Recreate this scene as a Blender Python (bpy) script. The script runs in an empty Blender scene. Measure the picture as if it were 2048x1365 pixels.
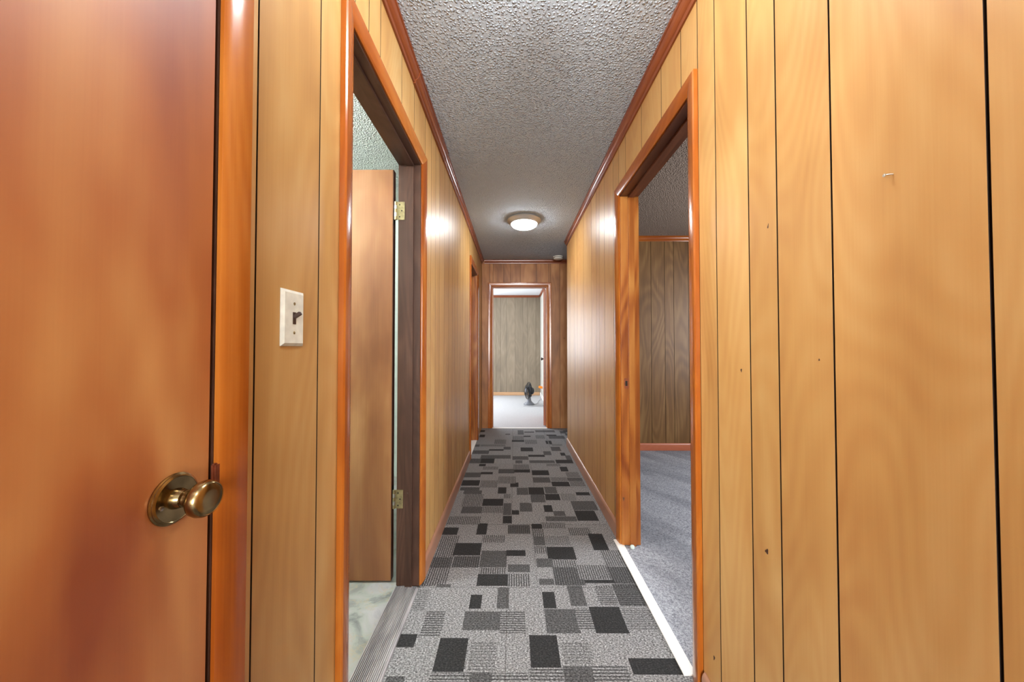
import bpy, bmesh, math, random
from mathutils import Vector, Matrix
random.seed(7)
S = bpy.context.scene
COL = S.collection

# ------------------------------------------------------------------ camera
H = 1.17
cam_d = bpy.data.cameras.new('camera')
cam_d.lens = 12.0; cam_d.sensor_width = 36.0; cam_d.clip_start = 0.01
cam = bpy.data.objects.new('camera', cam_d); COL.objects.link(cam)
cam.location = (0, 0, H)
cam.rotation_euler = (math.radians(90 + 1.0485), 0, math.radians(0.252))
S.camera = cam
# ------------------------------------------------------------------ colour management
S.view_settings.view_transform = 'Standard'
S.view_settings.look = 'None'
S.view_settings.gamma = 1.0
S.view_settings.use_curve_mapping = False
S.view_settings.exposure = 1.35
S.cycles.use_denoising = True
S.cycles.max_bounces = 8
S.cycles.diffuse_bounces = 5
S.cycles.glossy_bounces = 4
S.cycles.adaptive_threshold = 0.03
S.cycles.sample_clamp_indirect = 6.0
S.cycles.caustics_reflective = False
S.cycles.caustics_refractive = False
# ------------------------------------------------------------------ world + daylight at the windows
W = bpy.data.worlds.new('world'); S.world = W; W.use_nodes = True
W.node_tree.nodes['Background'].inputs[0].default_value = (0.62, 0.76, 1.0, 1)
W.node_tree.nodes['Background'].inputs[1].default_value = 1.0

def area(name, loc, rot, sx, sy, power, col):
    l = bpy.data.lights.new(name, 'AREA'); l.shape = 'RECTANGLE'; l.size = sx; l.size_y = sy
    l.energy = power; l.color = col
    o = bpy.data.objects.new(name, l); COL.objects.link(o)
    o.location = loc; o.rotation_euler = rot
    return o
R90 = math.pi / 2
DAY = (0.95, 0.97, 1.0)
P_FAR, P_FAR2, P_RIGHT, P_BACK = 42, 30, 52, 190
area('far_room_window_daylight', (-2.37, 6.7, 1.45), (0, -R90, 0), 1.25, 1.55, P_FAR, (0.93, 0.96, 1.0))
area('far_room_back_window_daylight', (-1.62, 8.30, 1.45), (-R90, 0, 0), 1.15, 1.25, P_FAR2, (0.93, 0.96, 1.0))
area('bedroom_window_daylight', (3.37, 1.9, 1.45), (0, R90, 0), 1.25, 1.55, P_RIGHT, DAY)
area('living_room_window_fill', (-0.1, -4.46, 1.5), (R90, 0, 0), 2.2, 1.4, P_BACK, (1.0, 0.98, 0.95))  # added window light, never in view: soft fill from behind the camera
L_HALL, L_REAR, L_BATH, L_LEFT = 40.0, 30.0, 135.0, 8.0

# ------------------------------------------------------------------ measures
XL, XR = -0.46, 0.64
CEIL = 2.44
YE = 4.95
WT = 0.11
L_DOOR = (-0.26, 0.521)      # closed door, left wall
L_BATHW = (0.955, 1.675)     # bathroom doorway
L_FARW = (3.63, 4.29)        # second doorway, left wall
R_DOORW = (1.235, 2.035)     # doorway, right wall
R_END = 4.075
E_DOORW = (-0.305, 0.487)
HT = 2.075
HTE = 2.045
YB = -1.3                    # hall opens behind the camera

# ------------------------------------------------------------------ materials
def lin(c):
    return tuple(((v / 255) / 12.92 if v / 255 <= 0.04045 else ((v / 255 + 0.055) / 1.055) ** 2.4) for v in c) + (1,)

class NT:
    def __init__(s, name):
        s.m = bpy.data.materials.new(name); s.m.use_nodes = True
        s.t = s.m.node_tree; s.b = s.t.nodes['Principled BSDF']
    def n(s, typ, **kw):
        nd = s.t.nodes.new(typ)
        for k, v in kw.items():
            if k.startswith('i_'):
                key = k[2:]
                nd.inputs[int(key) if key.isdigit() else key.replace('_', ' ')].default_value = v
            else: setattr(nd, k, v)
        return nd
    def l(s, a, b): s.t.links.new(a, b)
    def math(s, op, a, b=None, c=None, clamp=False):
        nd = s.t.nodes.new('ShaderNodeMath'); nd.operation = op; nd.use_clamp = clamp
        for i, v in enumerate((a, b, c)):
            if v is None: continue
            if isinstance(v, (int, float)): nd.inputs[i].default_value = v
            else: s.l(v, nd.inputs[i])
        return nd.outputs[0]
    def mix(s, f, a, b, mode='MIX'):
        nd = s.t.nodes.new('ShaderNodeMix'); nd.data_type = 'RGBA'; nd.blend_type = mode
        for i, v in ((0, f), (6, a), (7, b)):
            if isinstance(v, (int, float, tuple)): nd.inputs[i].default_value = v
            else: s.l(v, nd.inputs[i])
        return nd.outputs[2]
    def ramp(s, f, stops):
        nd = s.t.nodes.new('ShaderNodeValToRGB')
        el = nd.color_ramp.elements
        while len(el) < len(stops): el.new(0.5)
        for e, (p, c) in zip(el, stops):
            e.position = p; e.color = c if len(c) == 4 else tuple(c) + (1,)
        s.l(f, nd.inputs[0]); return nd.outputs[0]
    def coords(s, scale=(1, 1, 1), rnd=0.0):
        tc = s.n('ShaderNodeTexCoord')
        src = tc.outputs['Object']
        if rnd:
            oi = s.n('ShaderNodeObjectInfo')
            cb = s.n('ShaderNodeCombineXYZ')
            for i, k in enumerate((37.1, 91.7, 53.3)):
                s.l(s.math('MULTIPLY', oi.outputs['Random'], k * rnd), cb.inputs[i])
            ad = s.n('ShaderNodeVectorMath', operation='ADD')
            s.l(src, ad.inputs[0]); s.l(cb.outputs[0], ad.inputs[1]); src = ad.outputs[0]
        mp = s.n('ShaderNodeVectorMath', operation='MULTIPLY', i_1=scale)
        s.l(src, mp.inputs[0])
        return mp.outputs[0]
    def noise(s, vec, scale, detail=2, rough=0.5, dist=0.0):
        nd = s.n('ShaderNodeTexNoise', i_Scale=scale, i_Detail=detail, i_Roughness=rough, i_Distortion=dist)
        s.l(vec, nd.inputs['Vector']); return nd.outputs['Fac']
    def bump(s, h, strength, dist):
        nd = s.n('ShaderNodeBump', i_Strength=strength, i_Distance=dist)
        s.l(h, nd.inputs['Height']); s.l(nd.outputs[0], s.b.inputs['Normal'])
    def color(s, c):
        if isinstance(c, tuple): s.b.inputs['Base Color'].default_value = c
        else: s.l(c, s.b.inputs['Base Color'])
    def set(s, **kw):
        for k, v in kw.items(): s.b.inputs[k.replace('_', ' ')].default_value = v
        return s.m

def wood(name, dark, mid, light, rough=0.3, axis='Z', figure=0.35, grain=0.25, blotch=1.0, knots=0.0, spec=0.5, vary=0.12, coat=0.0, contour=26, rvar=0.1, crough=0.12):
    t = NT(name)
    ax = 'XYZ'.index(axis)
    def st(a, b):
        v = [a, a, a]; v[ax] = b; return tuple(v)
    vb = t.coords(st(1, 0.28), 1.0)
    nb = t.noise(vb, 5.0, 3, 0.55, 0.3)
    vf = t.coords(st(1, 0.22), 1.0)
    nf = t.noise(vf, 4.2, 1, 0.4, 0.2)
    fig = t.math('SINE', t.math('MULTIPLY', nf, float(contour) * 6.0))
    fig = t.math('MULTIPLY_ADD', fig, 0.5, 0.5)
    vg = t.coords(st(1, 0.012), 1.0)
    ng = t.noise(vg, 260.0, 3, 0.6)
    f = t.math('MULTIPLY_ADD', t.math('SUBTRACT', nb, 0.5), 1.5 * blotch, 0.5)
    f = t.math('MULTIPLY_ADD', t.math('SUBTRACT', fig, 0.5), figure * 0.5, f)
    f = t.math('MULTIPLY_ADD', t.math('SUBTRACT', ng, 0.5), grain * 1.6, f, True)
    c = t.ramp(f, [(0.12, lin(dark)), (0.5, lin(mid)), (0.88, lin(light))])
    oi = t.n('ShaderNodeObjectInfo')
    val = t.math('MULTIPLY_ADD', oi.outputs['Random'], vary, 1.0 - vary * 0.5)
    hs = t.n('ShaderNodeHueSaturation'); t.l(val, hs.inputs['Value']); t.l(c, hs.inputs['Color']); c = hs.outputs[0]
    if knots:
        vo = t.n('ShaderNodeTexVoronoi', i_Scale=1.0); vo.feature = 'F1'
        vv = t.coords(st(5.5, 1.7), 1.0)
        dn = t.noise(t.coords((1, 1, 1), 1.0), 30, 2)
        t.l(vv, vo.inputs['Vector'])
        d = t.math('MULTIPLY_ADD', t.math('SUBTRACT', dn, 0.5), 0.06, vo.outputs['Distance'])
        k = t.ramp(d, [(0.015, (1, 1, 1)), (0.05, (0, 0, 0))])
        sp = t.n('ShaderNodeSeparateColor'); t.l(vo.outputs['Color'], sp.inputs[0])
        sel = t.math('LESS_THAN', sp.outputs[0], knots)
        km = t.math('MULTIPLY', t.math('MULTIPLY', k, sel), 0.8)
        c = t.mix(km, c, lin((60, 30, 14)))
    t.color(c)
    t.l(t.math('MULTIPLY_ADD', t.math('SUBTRACT', nb, 0.5), rvar, rough), t.b.inputs['Roughness'])
    hb = t.math('ADD', t.math('MULTIPLY', ng, 0.15), t.math('MULTIPLY', t.noise(t.coords(st(1, 0.5), 1.0), 9.0, 1), 1.0))
    t.bump(hb, 0.06, 0.004)
    t.b.inputs['Specular IOR Level'].default_value = spec
    if coat:
        t.b.inputs['Coat Weight'].default_value = coat; t.b.inputs['Coat Roughness'].default_value = crough
    return t.m

def plain(name, c, rough=0.5, metal=0.0, nscale=0, namt=0.15, bump=0.0, bscale=60):
    t = NT(name)
    c = lin(c)
    if nscale:
        n = t.noise(t.coords((1, 1, 1), 1.0), nscale, 3)
        dk = tuple(v * (1 - namt) for v in c[:3]) + (1,); lt = tuple(min(1, v * (1 + namt)) for v in c[:3]) + (1,)
        t.color(t.ramp(n, [(0.3, dk), (0.7, lt)]))
    else: t.color(c)
    if bump: t.bump(t.noise(t.coords((1, 1, 1)), bscale, 3), bump, 0.004)
    return t.set(Roughness=rough, Metallic=metal)

M = {}
M['panel_l'] = wood('honey_panelling_left', (160, 115, 66), (184, 142, 84), (200, 166, 110), 0.40, spec=0.42, figure=0.2, grain=0.14, blotch=0.8, knots=0.14, contour=20, vary=0.16)
M['panel_r'] = wood('honey_panelling_right', (164, 111, 60), (187, 141, 82), (202, 163, 104), 0.40, spec=0.42, figure=0.19, grain=0.10, blotch=0.8, knots=0.14, contour=22, vary=0.12)
M['panel_e'] = wood('brown_panelling_end', (118, 74, 40), (152, 99, 55), (178, 126, 78), 0.42, spec=0.3, figure=0.25, grain=0.15, blotch=1.1, knots=0.3, contour=9)
M['panel_f'] = wood('grey_beige_panelling', (102, 92, 78), (126, 112, 93), (148, 135, 116), 0.55, figure=0.22, grain=0.4, blotch=0.5, contour=11)
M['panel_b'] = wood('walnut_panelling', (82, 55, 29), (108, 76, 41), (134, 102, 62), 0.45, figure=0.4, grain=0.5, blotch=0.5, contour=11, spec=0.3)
M['groove'] = plain('groove_backing', (38, 24, 14), 0.8)
CAS = ((120, 54, 14), (150, 80, 24), (174, 108, 42))
M['cas_v'] = wood('orange_casing_vertical', *CAS, rough=0.2, figure=0.15, grain=0.15, blotch=0.9, vary=0.1)
M['cas_y'] = wood('orange_casing_lengthwise', *CAS, rough=0.2, axis='Y', figure=0.15, grain=0.15, blotch=0.9, vary=0.1)
M['cas_x'] = wood('orange_casing_crosswise', *CAS, rough=0.2, axis='X', figure=0.15, grain=0.15, blotch=0.9, vary=0.1)
PIN = ((112, 50, 16), (156, 90, 34), (180, 122, 58))
M['pine_v'] = wood('varnished_pine_jamb', *PIN, rough=0.3, figure=0.6, grain=0.3, blotch=0.6, knots=0.25, contour=9)
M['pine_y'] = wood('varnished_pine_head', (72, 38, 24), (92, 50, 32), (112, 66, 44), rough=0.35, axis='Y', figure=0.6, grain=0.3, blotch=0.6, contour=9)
M['pine_x'] = wood('varnished_pine_head_end', *PIN, rough=0.3, axis='X', figure=0.6, grain=0.3, blotch=0.6, contour=9)
DJ = ((50, 33, 25), (70, 47, 36), (92, 64, 51))
M['dj_v'] = wood('dark_brown_jamb', *DJ, rough=0.45, spec=0.25, figure=0.3, grain=0.3, blotch=0.8)
M['dj_y'] = wood('dark_brown_head', *DJ, rough=0.4, axis='Y', figure=0.3, grain=0.3, blotch=0.8)
M['crown_y'] = wood('red_brown_crown_lengthwise', (98, 46, 24), (126, 64, 34), (150, 86, 50), rough=0.25, axis='Y', figure=0.1, grain=0.2, blotch=0.6, vary=0.25)
M['crown_x'] = wood('red_brown_crown_crosswise', (98, 46, 24), (126, 64, 34), (150, 86, 50), rough=0.25, axis='X', figure=0.1, grain=0.2, blotch=0.6)
M['base_y'] = wood('pinkish_brown_baseboard', (142, 98, 76), (164, 120, 96), (182, 140, 116), rough=0.3, axis='Y', figure=0.1, grain=0.2, blotch=0.6)
M['base_x'] = wood('red_brown_baseboard', (150, 80, 52), (168, 94, 64), (184, 112, 80), rough=0.35, axis='X', figure=0.1, grain=0.2, blotch=0.6)
M['base_l'] = wood('light_brown_baseboard', (158, 118, 80), (178, 138, 98), (196, 160, 120), rough=0.4, axis='X', figure=0.1, grain=0.2, blotch=0.6)
M['door1'] = wood('glossy_orange_brown_door', (132, 60, 20), (162, 94, 42), (188, 132, 74), rough=0.5, figure=0.05, grain=0.06, blotch=1.5, contour=5, spec=0.6, vary=0.0, coat=0.8, crough=0.42)
M['door2'] = wood('brown_flush_door', (124, 76, 44), (150, 100, 60), (174, 128, 84), rough=0.35, figure=0.12, grain=0.18, blotch=1.2, contour=6, vary=0.0)
M['door2e'] = wood('dark_door_edge', (64, 34, 22), (86, 46, 30), (104, 60, 42), rough=0.5)
M['door3'] = wood('red_brown_door', (132, 70, 40), (156, 86, 52), (176, 108, 70), rough=0.4, vary=0.0)
M['brass'] = plain('aged_brass', (150, 128, 88), 0.22, 1.0, 30, 0.3)
M['brass_dull'] = plain('dull_brass', (150, 136, 100), 0.42, 0.8, 60, 0.3)
M['copper'] = plain('coppery_strike', (140, 80, 56), 0.4, 0.8, 60, 0.3)
M['darkmetal'] = plain('dark_steel', (60, 54, 48), 0.4, 0.9)
M['steel'] = plain('pin_steel', (190, 186, 178), 0.3, 1.0)
M['nickel'] = plain('brushed_nickel', (176, 174, 170), 0.35, 0.5)
M['ivory'] = plain('ivory_plate', (212, 217, 208), 0.35, 0, 45, 0.12)
M['brownplastic'] = plain('brown_bakelite', (58, 40, 34), 0.35)
M['white'] = plain('white_paint', (232, 231, 226), 0.45)
M['whiteplastic'] = plain('white_plastic', (206, 200, 188), 0.45)
M['black'] = plain('black_plastic', (13, 13, 15), 0.35)
M['greyplastic'] = plain('grey_plastic', (92, 94, 100), 0.4)
M['orange'] = plain('orange_plastic', (255, 140, 10), 0.45)
M['cordgrey'] = plain('grey_cord', (150, 150, 156), 0.5)
M['bathwall'] = plain('pale_green_paint', (206, 214, 204), 0.55, 0, 20, 0.04, 0.3, 120)
M['roomwall'] = plain('pale_grey_wall', (188, 186, 178), 0.55, 0, 8, 0.04)
M['rubber'] = plain('pale_rubber', (200, 214, 206), 0.6)

def popcorn(name, c, amt=1.0, patch=False):
    t = NT(name)
    v = t.coords((1, 1, 1))
    wv = t.n('ShaderNodeTexNoise', i_Scale=70.0, i_Detail=2.0)
    t.l(v, wv.inputs['Vector'])
    sc = t.n('ShaderNodeVectorMath', operation='SCALE'); sc.inputs['Scale'].default_value = 0.012
    t.l(wv.outputs['Color'], sc.inputs[0])
    vw = t.n('ShaderNodeVectorMath', operation='ADD'); t.l(v, vw.inputs[0]); t.l(sc.outputs[0], vw.inputs[1])
    vo = t.n('ShaderNodeTexVoronoi', i_Scale=88.0); t.l(vw.outputs[0], vo.inputs['Vector'])
    lump = t.ramp(vo.outputs['Distance'], [(0.12, (1, 1, 1)), (0.55, (0, 0, 0))])
    n2 = t.noise(v, 30.0, 3, 0.6)
    mask = t.ramp(n2, [(0.30, (0.25, 0.25, 0.25)), (0.62, (1, 1, 1))])
    h2 = t.math('MULTIPLY', lump, mask)
    c = lin(c)
    cc = t.ramp(h2, [(0.05, tuple(x * (1 - 0.14 * amt) for x in c[:3])), (0.7, tuple(min(1, x * 1.04) for x in c[:3]))])
    t.color(cc)
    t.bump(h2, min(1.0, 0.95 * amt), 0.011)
    return t.set(Roughness=0.85, **{'Specular_IOR_Level': 0.2})
M['popcorn'] = popcorn('popcorn_ceiling', (188, 198, 207))
M['popcorn_b'] = popcorn('bathroom_ceiling_texture', (224, 228, 222), 0.7)
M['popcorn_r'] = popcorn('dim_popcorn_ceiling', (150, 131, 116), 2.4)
M['ceil_white'] = plain('smooth_white_ceiling', (218, 221, 226), 0.7)

def carpet_tiles():
    t = NT('block_pattern_carpet')
    at = t.n('ShaderNodeAttribute'); at.attribute_name = 'patch'
    sp = t.n('ShaderNodeSeparateColor'); t.l(at.outputs['Color'], sp.inputs[0])
    shade, stripe, d = sp.outputs[0], sp.outputs[1], sp.outputs[2]
    geo = t.n('ShaderNodeNewGeometry')
    sx = t.n('ShaderNodeSeparateXYZ'); t.l(geo.outputs['Position'], sx.inputs[0])
    x, y = sx.outputs[0], sx.outputs[1]
    # coordinate across the ribs / along the ribs
    across = t.math('ADD', t.math('MULTIPLY', x, t.math('SUBTRACT', 1.0, d)), t.math('MULTIPLY', y, d))
    along = t.math('ADD', t.math('MULTIPLY', y, t.math('SUBTRACT', 1.0, d)), t.math('MULTIPLY', x, d))
    cb = t.n('ShaderNodeCombineXYZ'); t.l(t.math('MULTIPLY', across, 1.0), cb.inputs[0]); t.l(t.math('MULTIPLY', along, 0.35), cb.inputs[1])
    tuft = t.noise(cb.outputs[0], 330.0, 2, 0.7)
    tuft2 = t.noise(geo.outputs['Position'], 160.0, 2, 0.6)
    wob = t.math('MULTIPLY', t.math('SUBTRACT', t.noise(geo.outputs['Position'], 60.0, 2), 0.5), 0.0035)
    rib = t.math('SINE', t.math('MULTIPLY', t.math('ADD', across, wob), 2 * math.pi / 0.0122))
    ribd = t.math('MULTIPLY', t.math('GREATER_THAN', rib, 0.15), stripe)
    fine = t.math('SINE', t.math('MULTIPLY', across, 2 * math.pi / 0.0041))
    v = t.math('MULTIPLY', shade, t.math('MULTIPLY_ADD', t.math('SUBTRACT', tuft, 0.5), 4.8, 1.0))
    v = t.math('MULTIPLY', v, t.math('MULTIPLY_ADD', t.math('SUBTRACT', tuft2, 0.5), 3.0, 1.0))
    v = t.math('MULTIPLY', v, t.math('SUBTRACT', 1.0, t.math('MULTIPLY', ribd, 0.72)))
    v = t.math('MULTIPLY', v, t.math('MULTIPLY_ADD', fine, 0.22, 1.0))
    v = t.math('MAXIMUM', v, 0.012)
    cc = t.n('ShaderNodeCombineColor')
    t.l(t.math('MULTIPLY', v, 1.0), cc.inputs[0]); t.l(t.math('MULTIPLY', v, 0.985), cc.inputs[1]); t.l(t.math('MULTIPLY', v, 0.985), cc.inputs[2])
    t.color(cc.outputs[0])
    t.bump(t.math('ADD', t.math('MULTIPLY', tuft, 0.6), t.math('MULTIPLY', fine, 0.15)), 0.7, 0.004)
    return t.set(Roughness=0.8, **{'Specular_IOR_Level': 0.2})
M['carpet'] = carpet_tiles()

def loop_carpet(name, c1, c2, wav=0.0):
    t = NT(name)
    v = t.coords((1, 1, 1))
    n = t.noise(v, 260.0, 3, 0.7)
    n2 = t.noise(v, 90.0, 2, 0.6)
    f = t.math('ADD', t.math('MULTIPLY', n, 0.65), t.math('MULTIPLY', n2, 0.35))
    c = t.ramp(f, [(0.36, lin(c1)), (0.62, lin(c2))])
    if wav:   # brushed nap in broad diagonal strokes
        sp = t.n('ShaderNodeSeparateXYZ'); t.l(v, sp.inputs[0])
        cb = t.n('ShaderNodeCombineXYZ')
        t.l(t.math('ADD', t.math('MULTIPLY', sp.outputs[0], 1.0), t.math('MULTIPLY', sp.outputs[1], 0.75)), cb.inputs[0])
        t.l(t.math('ADD', t.math('MULTIPLY', sp.outputs[0], -0.12), t.math('MULTIPLY', sp.outputs[1], 0.16)), cb.inputs[1])
        nn = t.noise(cb.outputs[0], 3.2, 2, 0.5)
        c = t.mix(t.ramp(nn, [(0.42, (wav, wav, wav)), (0.56, (0, 0, 0))]), c, lin(c1))
    t.color(c)
    t.bump(f, 0.6, 0.004)
    return t.set(Roughness=0.95, **{'Specular_IOR_Level': 0.1})
M['greycarpet'] = loop_carpet('heathered_grey_carpet', (86, 88, 96), (186, 188, 194), 0.4)
M['palecarpet'] = loop_carpet('pale_grey_carpet', (158, 158, 160), (190, 190, 190))

def vinyl():
    t = NT('marbled_vinyl')
    v = t.coords((1, 1, 1))
    n = t.noise(v, 5.0, 5, 0.6, 1.2)
    n2 = t.noise(v, 11.0, 4, 0.6, 0.8)
    c = t.ramp(n, [(0.3, lin((110, 116, 114))), (0.45, lin((158, 164, 156))), (0.6, lin((172, 172, 172))), (0.75, lin((132, 132, 142)))])
    vn = t.ramp(t.math('ABSOLUTE', t.math('SUBTRACT', n2, 0.5)), [(0.0, (1, 1, 1)), (0.03, (0, 0, 0))])
    t.color(t.mix(t.math('MULTIPLY', vn, 0.5), c, lin((176, 160, 128))))
    return t.set(Roughness=0.35)
M['vinyl'] = vinyl()

def aluminium():
    t = NT('ribbed_aluminium')
    n = t.noise(t.coords((1, 0.15, 1)), 40.0, 3)
    t.color(t.ramp(n, [(0.3, lin((128, 125, 126))), (0.7, lin((186, 183, 182)))]))
    return t.set(Roughness=0.42, Metallic=0.35)
M['alu'] = aluminium()

def glow(name, col, strength):
    t = NT(name)
    t.color((0.8, 0.8, 0.8, 1)); t.b.inputs['Emission Color'].default_value = col
    t.b.inputs['Emission Strength'].default_value = strength
    return t.set(Roughness=0.3)

# ------------------------------------------------------------------ mesh helpers
def link(name, me, mat, parent=None, loc=None):
    o = bpy.data.objects.new(name, me); COL.objects.link(o)
    if mat is not None and not me.materials: me.materials.append(mat)
    if parent is not None: o.parent = parent
    if loc is not None: o.location = loc
    return o

def tag(o, label, cat, group=None, kind=None):
    o['label'] = label; o['category'] = cat
    if group: o['group'] = group
    if kind: o['kind'] = kind
    return o

def empty(name, loc=(0, 0, 0), rz=0.0):
    o = bpy.data.objects.new(name, None); COL.objects.link(o)
    o.location = loc; o.rotation_euler = (0, 0, rz); o.empty_display_size = 0.1
    return o

def mesh_from(name, verts, faces, smooth=False):
    me = bpy.data.meshes.new(name); me.from_pydata([tuple(v) for v in verts], [], faces); me.validate()
    bm = bmesh.new(); bm.from_mesh(me); bmesh.ops.recalc_face_normals(bm, faces=bm.faces); bm.to_mesh(me); bm.free()
    if smooth:
        for p in me.polygons: p.use_smooth = True
    return me

def boxes(name, lst, mat, parent=None, origin=None, bevel=0.0):
    """one mesh of axis aligned boxes (x0,x1,y0,y1,z0,z1); origin at the base centre of the first"""
    if origin is None:
        b = lst[0]; origin = ((b[0] + b[1]) / 2, (b[2] + b[3]) / 2, min(q[4] for q in lst))
    bm = bmesh.new()
    for (x0, x1, y0, y1, z0, z1) in lst:
        r = bmesh.ops.create_cube(bm, size=1)
        for v in r['verts']:
            v.co = Vector(((x0 + x1) / 2 + v.co.x * (x1 - x0), (y0 + y1) / 2 + v.co.y * (y1 - y0), (z0 + z1) / 2 + v.co.z * (z1 - z0))) - Vector(origin)
    if bevel:
        bmesh.ops.bevel(bm, geom=list(bm.edges), offset=bevel, segments=2, affect='EDGES', clamp_overlap=True)
    me = bpy.data.meshes.new(name); bm.to_mesh(me); bm.free()
    return link(name, me, mat, parent, origin if parent is None else Vector(origin) - pworld(parent))

def pworld(p):
    v = Vector(p.location)
    while p.parent: p = p.parent; v += Vector(p.location)
    return v

def box(name, b, mat, parent=None, bevel=0.0): return boxes(name, [b], mat, parent, None, bevel)

def place(me, name, mat, parent, origin):
    """mesh given in world coordinates -> object with its own origin"""
    me.transform(Matrix.Translation(-Vector(origin)))
    return link(name, me, mat, parent, Vector(origin) if parent is None else Vector(origin) - pworld(parent))

def sweep(name, prof, conv, a, b, mat, parent=None, ma=0.0, mb=0.0, smooth=True, mitre_axis=0):
    """prof: closed list (w,d); extruded from a to b along the run; ma/mb shift each end by w (mitre)"""
    n = len(prof); V = []; F = []
    for (w, d) in prof: V.append(conv(a - ma * (w, d)[mitre_axis], w, d))
    for (w, d) in prof: V.append(conv(b + mb * (w, d)[mitre_axis], w, d))
    for i in range(n):
        j = (i + 1) % n; F.append((i, j, n + j, n + i))
    F.append(tuple(range(n))[::-1]); F.append(tuple(range(n, 2 * n)))
    me = mesh_from(name, V, F)
    if smooth:
        for p in me.polygons[:n]: p.use_smooth = True
        me.set_sharp_from_angle(angle=math.radians(35))
    og = conv((a + b) / 2, prof[0][0], 0) if False else [sum(v[k] for v in V) / len(V) for k in range(3)]
    og[2] = min(v[2] for v in V)
    return place(me, name, mat, parent, og)

def lathe(name, prof, mat, parent=None, loc=(0, 0, 0), seg=40, axis='Z', smooth=True):
    """prof: list (r, h) along the axis"""
    V = []; F = []
    n = len(prof)
    for (r, h) in prof:
        for k in range(seg):
            a = 2 * math.pi * k / seg
            p = (r * math.cos(a), r * math.sin(a), h)
            if axis == 'X': p = (p[2], p[0], p[1])
            if axis == 'Y': p = (p[0], p[2], p[1])
            V.append(p)
    for i in range(n - 1):
        for k in range(seg):
            k2 = (k + 1) % seg
            F.append((i * seg + k, i * seg + k2, (i + 1) * seg + k2, (i + 1) * seg + k))
    F.append(tuple(range(seg))); F.append(tuple(range((n - 1) * seg, n * seg)))
    me = mesh_from(name, V, F, smooth)
    if smooth: me.set_sharp_from_angle(angle=math.radians(40))
    return link(name, me, mat, parent, Vector(loc) - (pworld(parent) if parent else Vector((0, 0, 0))))

def tube(name, pts, r, mat, parent=None, res=6):
    cu = bpy.data.curves.new(name, 'CURVE'); cu.dimensions = '3D'; cu.bevel_depth = r; cu.bevel_resolution = 2; cu.use_fill_caps = True
    sp = cu.splines.new('NURBS'); sp.points.add(len(pts) - 1); sp.use_endpoint_u = True; sp.order_u = 3; sp.resolution_u = res
    for p, q in zip(sp.points, pts): p.co = (*q, 1)
    o = bpy.data.objects.new(name, cu); COL.objects.link(o)
    dg = bpy.context.evaluated_depsgraph_get(); me = bpy.data.meshes.new_from_object(o.evaluated_get(dg))
    bpy.data.objects.remove(o); bpy.data.curves.remove(cu)
    for p in me.polygons: p.use_smooth = True
    me.materials.clear()
    og = Vector(pts[0])
    me.transform(Matrix.Translation(-og))
    return link(name, me, mat, parent, og - (pworld(parent) if parent else Vector((0, 0, 0))))

# mapping functions: (s, z, d) with s along the wall, z up, d out of the wall into the hall
mapL = lambda s, z, d: (XL + d, s, z)
mapR = lambda s, z, d: (XR - d, s, z)
mapE = lambda s, z, d: (s, YE - d, z)

# ------------------------------------------------------------------ walls with planks
def plank_mesh(mp, poly, t0, t1, name):
    n = len(poly)
    V = [mp(s, z, t1) for s, z in poly] + [mp(s, z, t0) for s, z in poly]
    F = [tuple(range(n))] + [(i, (i + 1) % n, n + (i + 1) % n, n + i) for i in range(n)]
    return mesh_from(name, V, F)

def planks(wall, mp, edges, openings, mat, ztop, gap=0.004, z0=0.0, th=0.004):
    """cut the wall into vertical boards at the given grooves; boards are notched around openings"""
    for a, b in zip(edges[:-1], edges[1:]):
        a2, b2 = a + gap / 2, b - gap / 2
        if b2 - a2 < 0.006: continue
        polys = [[(a2, z0), (b2, z0), (b2, ztop), (a2, ztop)]]
        for (oa, ob, oz) in openings:
            oa, ob, oz = oa - 0.012, ob + 0.012, oz + 0.012
            if b2 <= oa or a2 >= ob: continue
            if a2 >= oa and b2 <= ob: polys = [[(a2, oz), (b2, oz), (b2, ztop), (a2, ztop)]]
            elif a2 < oa and b2 <= ob: polys = [[(a2, z0), (oa, z0), (oa, oz), (b2, oz), (b2, ztop), (a2, ztop)]]
            elif a2 >= oa: polys = [[(a2, oz), (ob, oz), (ob, z0), (b2, z0), (b2, ztop), (a2, ztop)]]
            else: polys = [[(a2, z0), (oa, z0), (oa, oz), (ob, oz), (ob, z0), (b2, z0), (b2, ztop), (a2, ztop)]]
        for p in polys:
            me = plank_mesh(mp, p, -th, 0.0, 'plank')
            og = mp((a2 + b2) / 2, min(q[1] for q in p), -th)
            me.materials.append(mat); me.materials.append(M['groove'])
            for q in me.polygons:
                if q.index > 0: q.material_index = 1
            place(me, 'plank', mat, wall, og)

def wall_boxes(rng, openings, conv, ztop):
    """solid backing around openings; conv(s0,s1,z0,z1)->box"""
    out = []; s = rng[0]
    for (oa, ob, oz) in sorted(openings):
        oa, ob = oa - 0.012, ob + 0.012
        if oa > s: out.append(conv(s, oa, 0, ztop))
        out.append(conv(max(oa, rng[0]), ob, oz + 0.012, ztop)); s = ob
    if s < rng[1]: out.append(conv(s, rng[1], 0, ztop))
    return out

TH = 0.004
opsL = [(L_DOOR[0], L_DOOR[1], HT), (L_BATHW[0], L_BATHW[1], HT), (L_FARW[0], L_FARW[1], HT)]
opsR = [(R_DOORW[0], R_DOORW[1], HT)]
opsE = [(E_DOORW[0], E_DOORW[1], HTE)]

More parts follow.
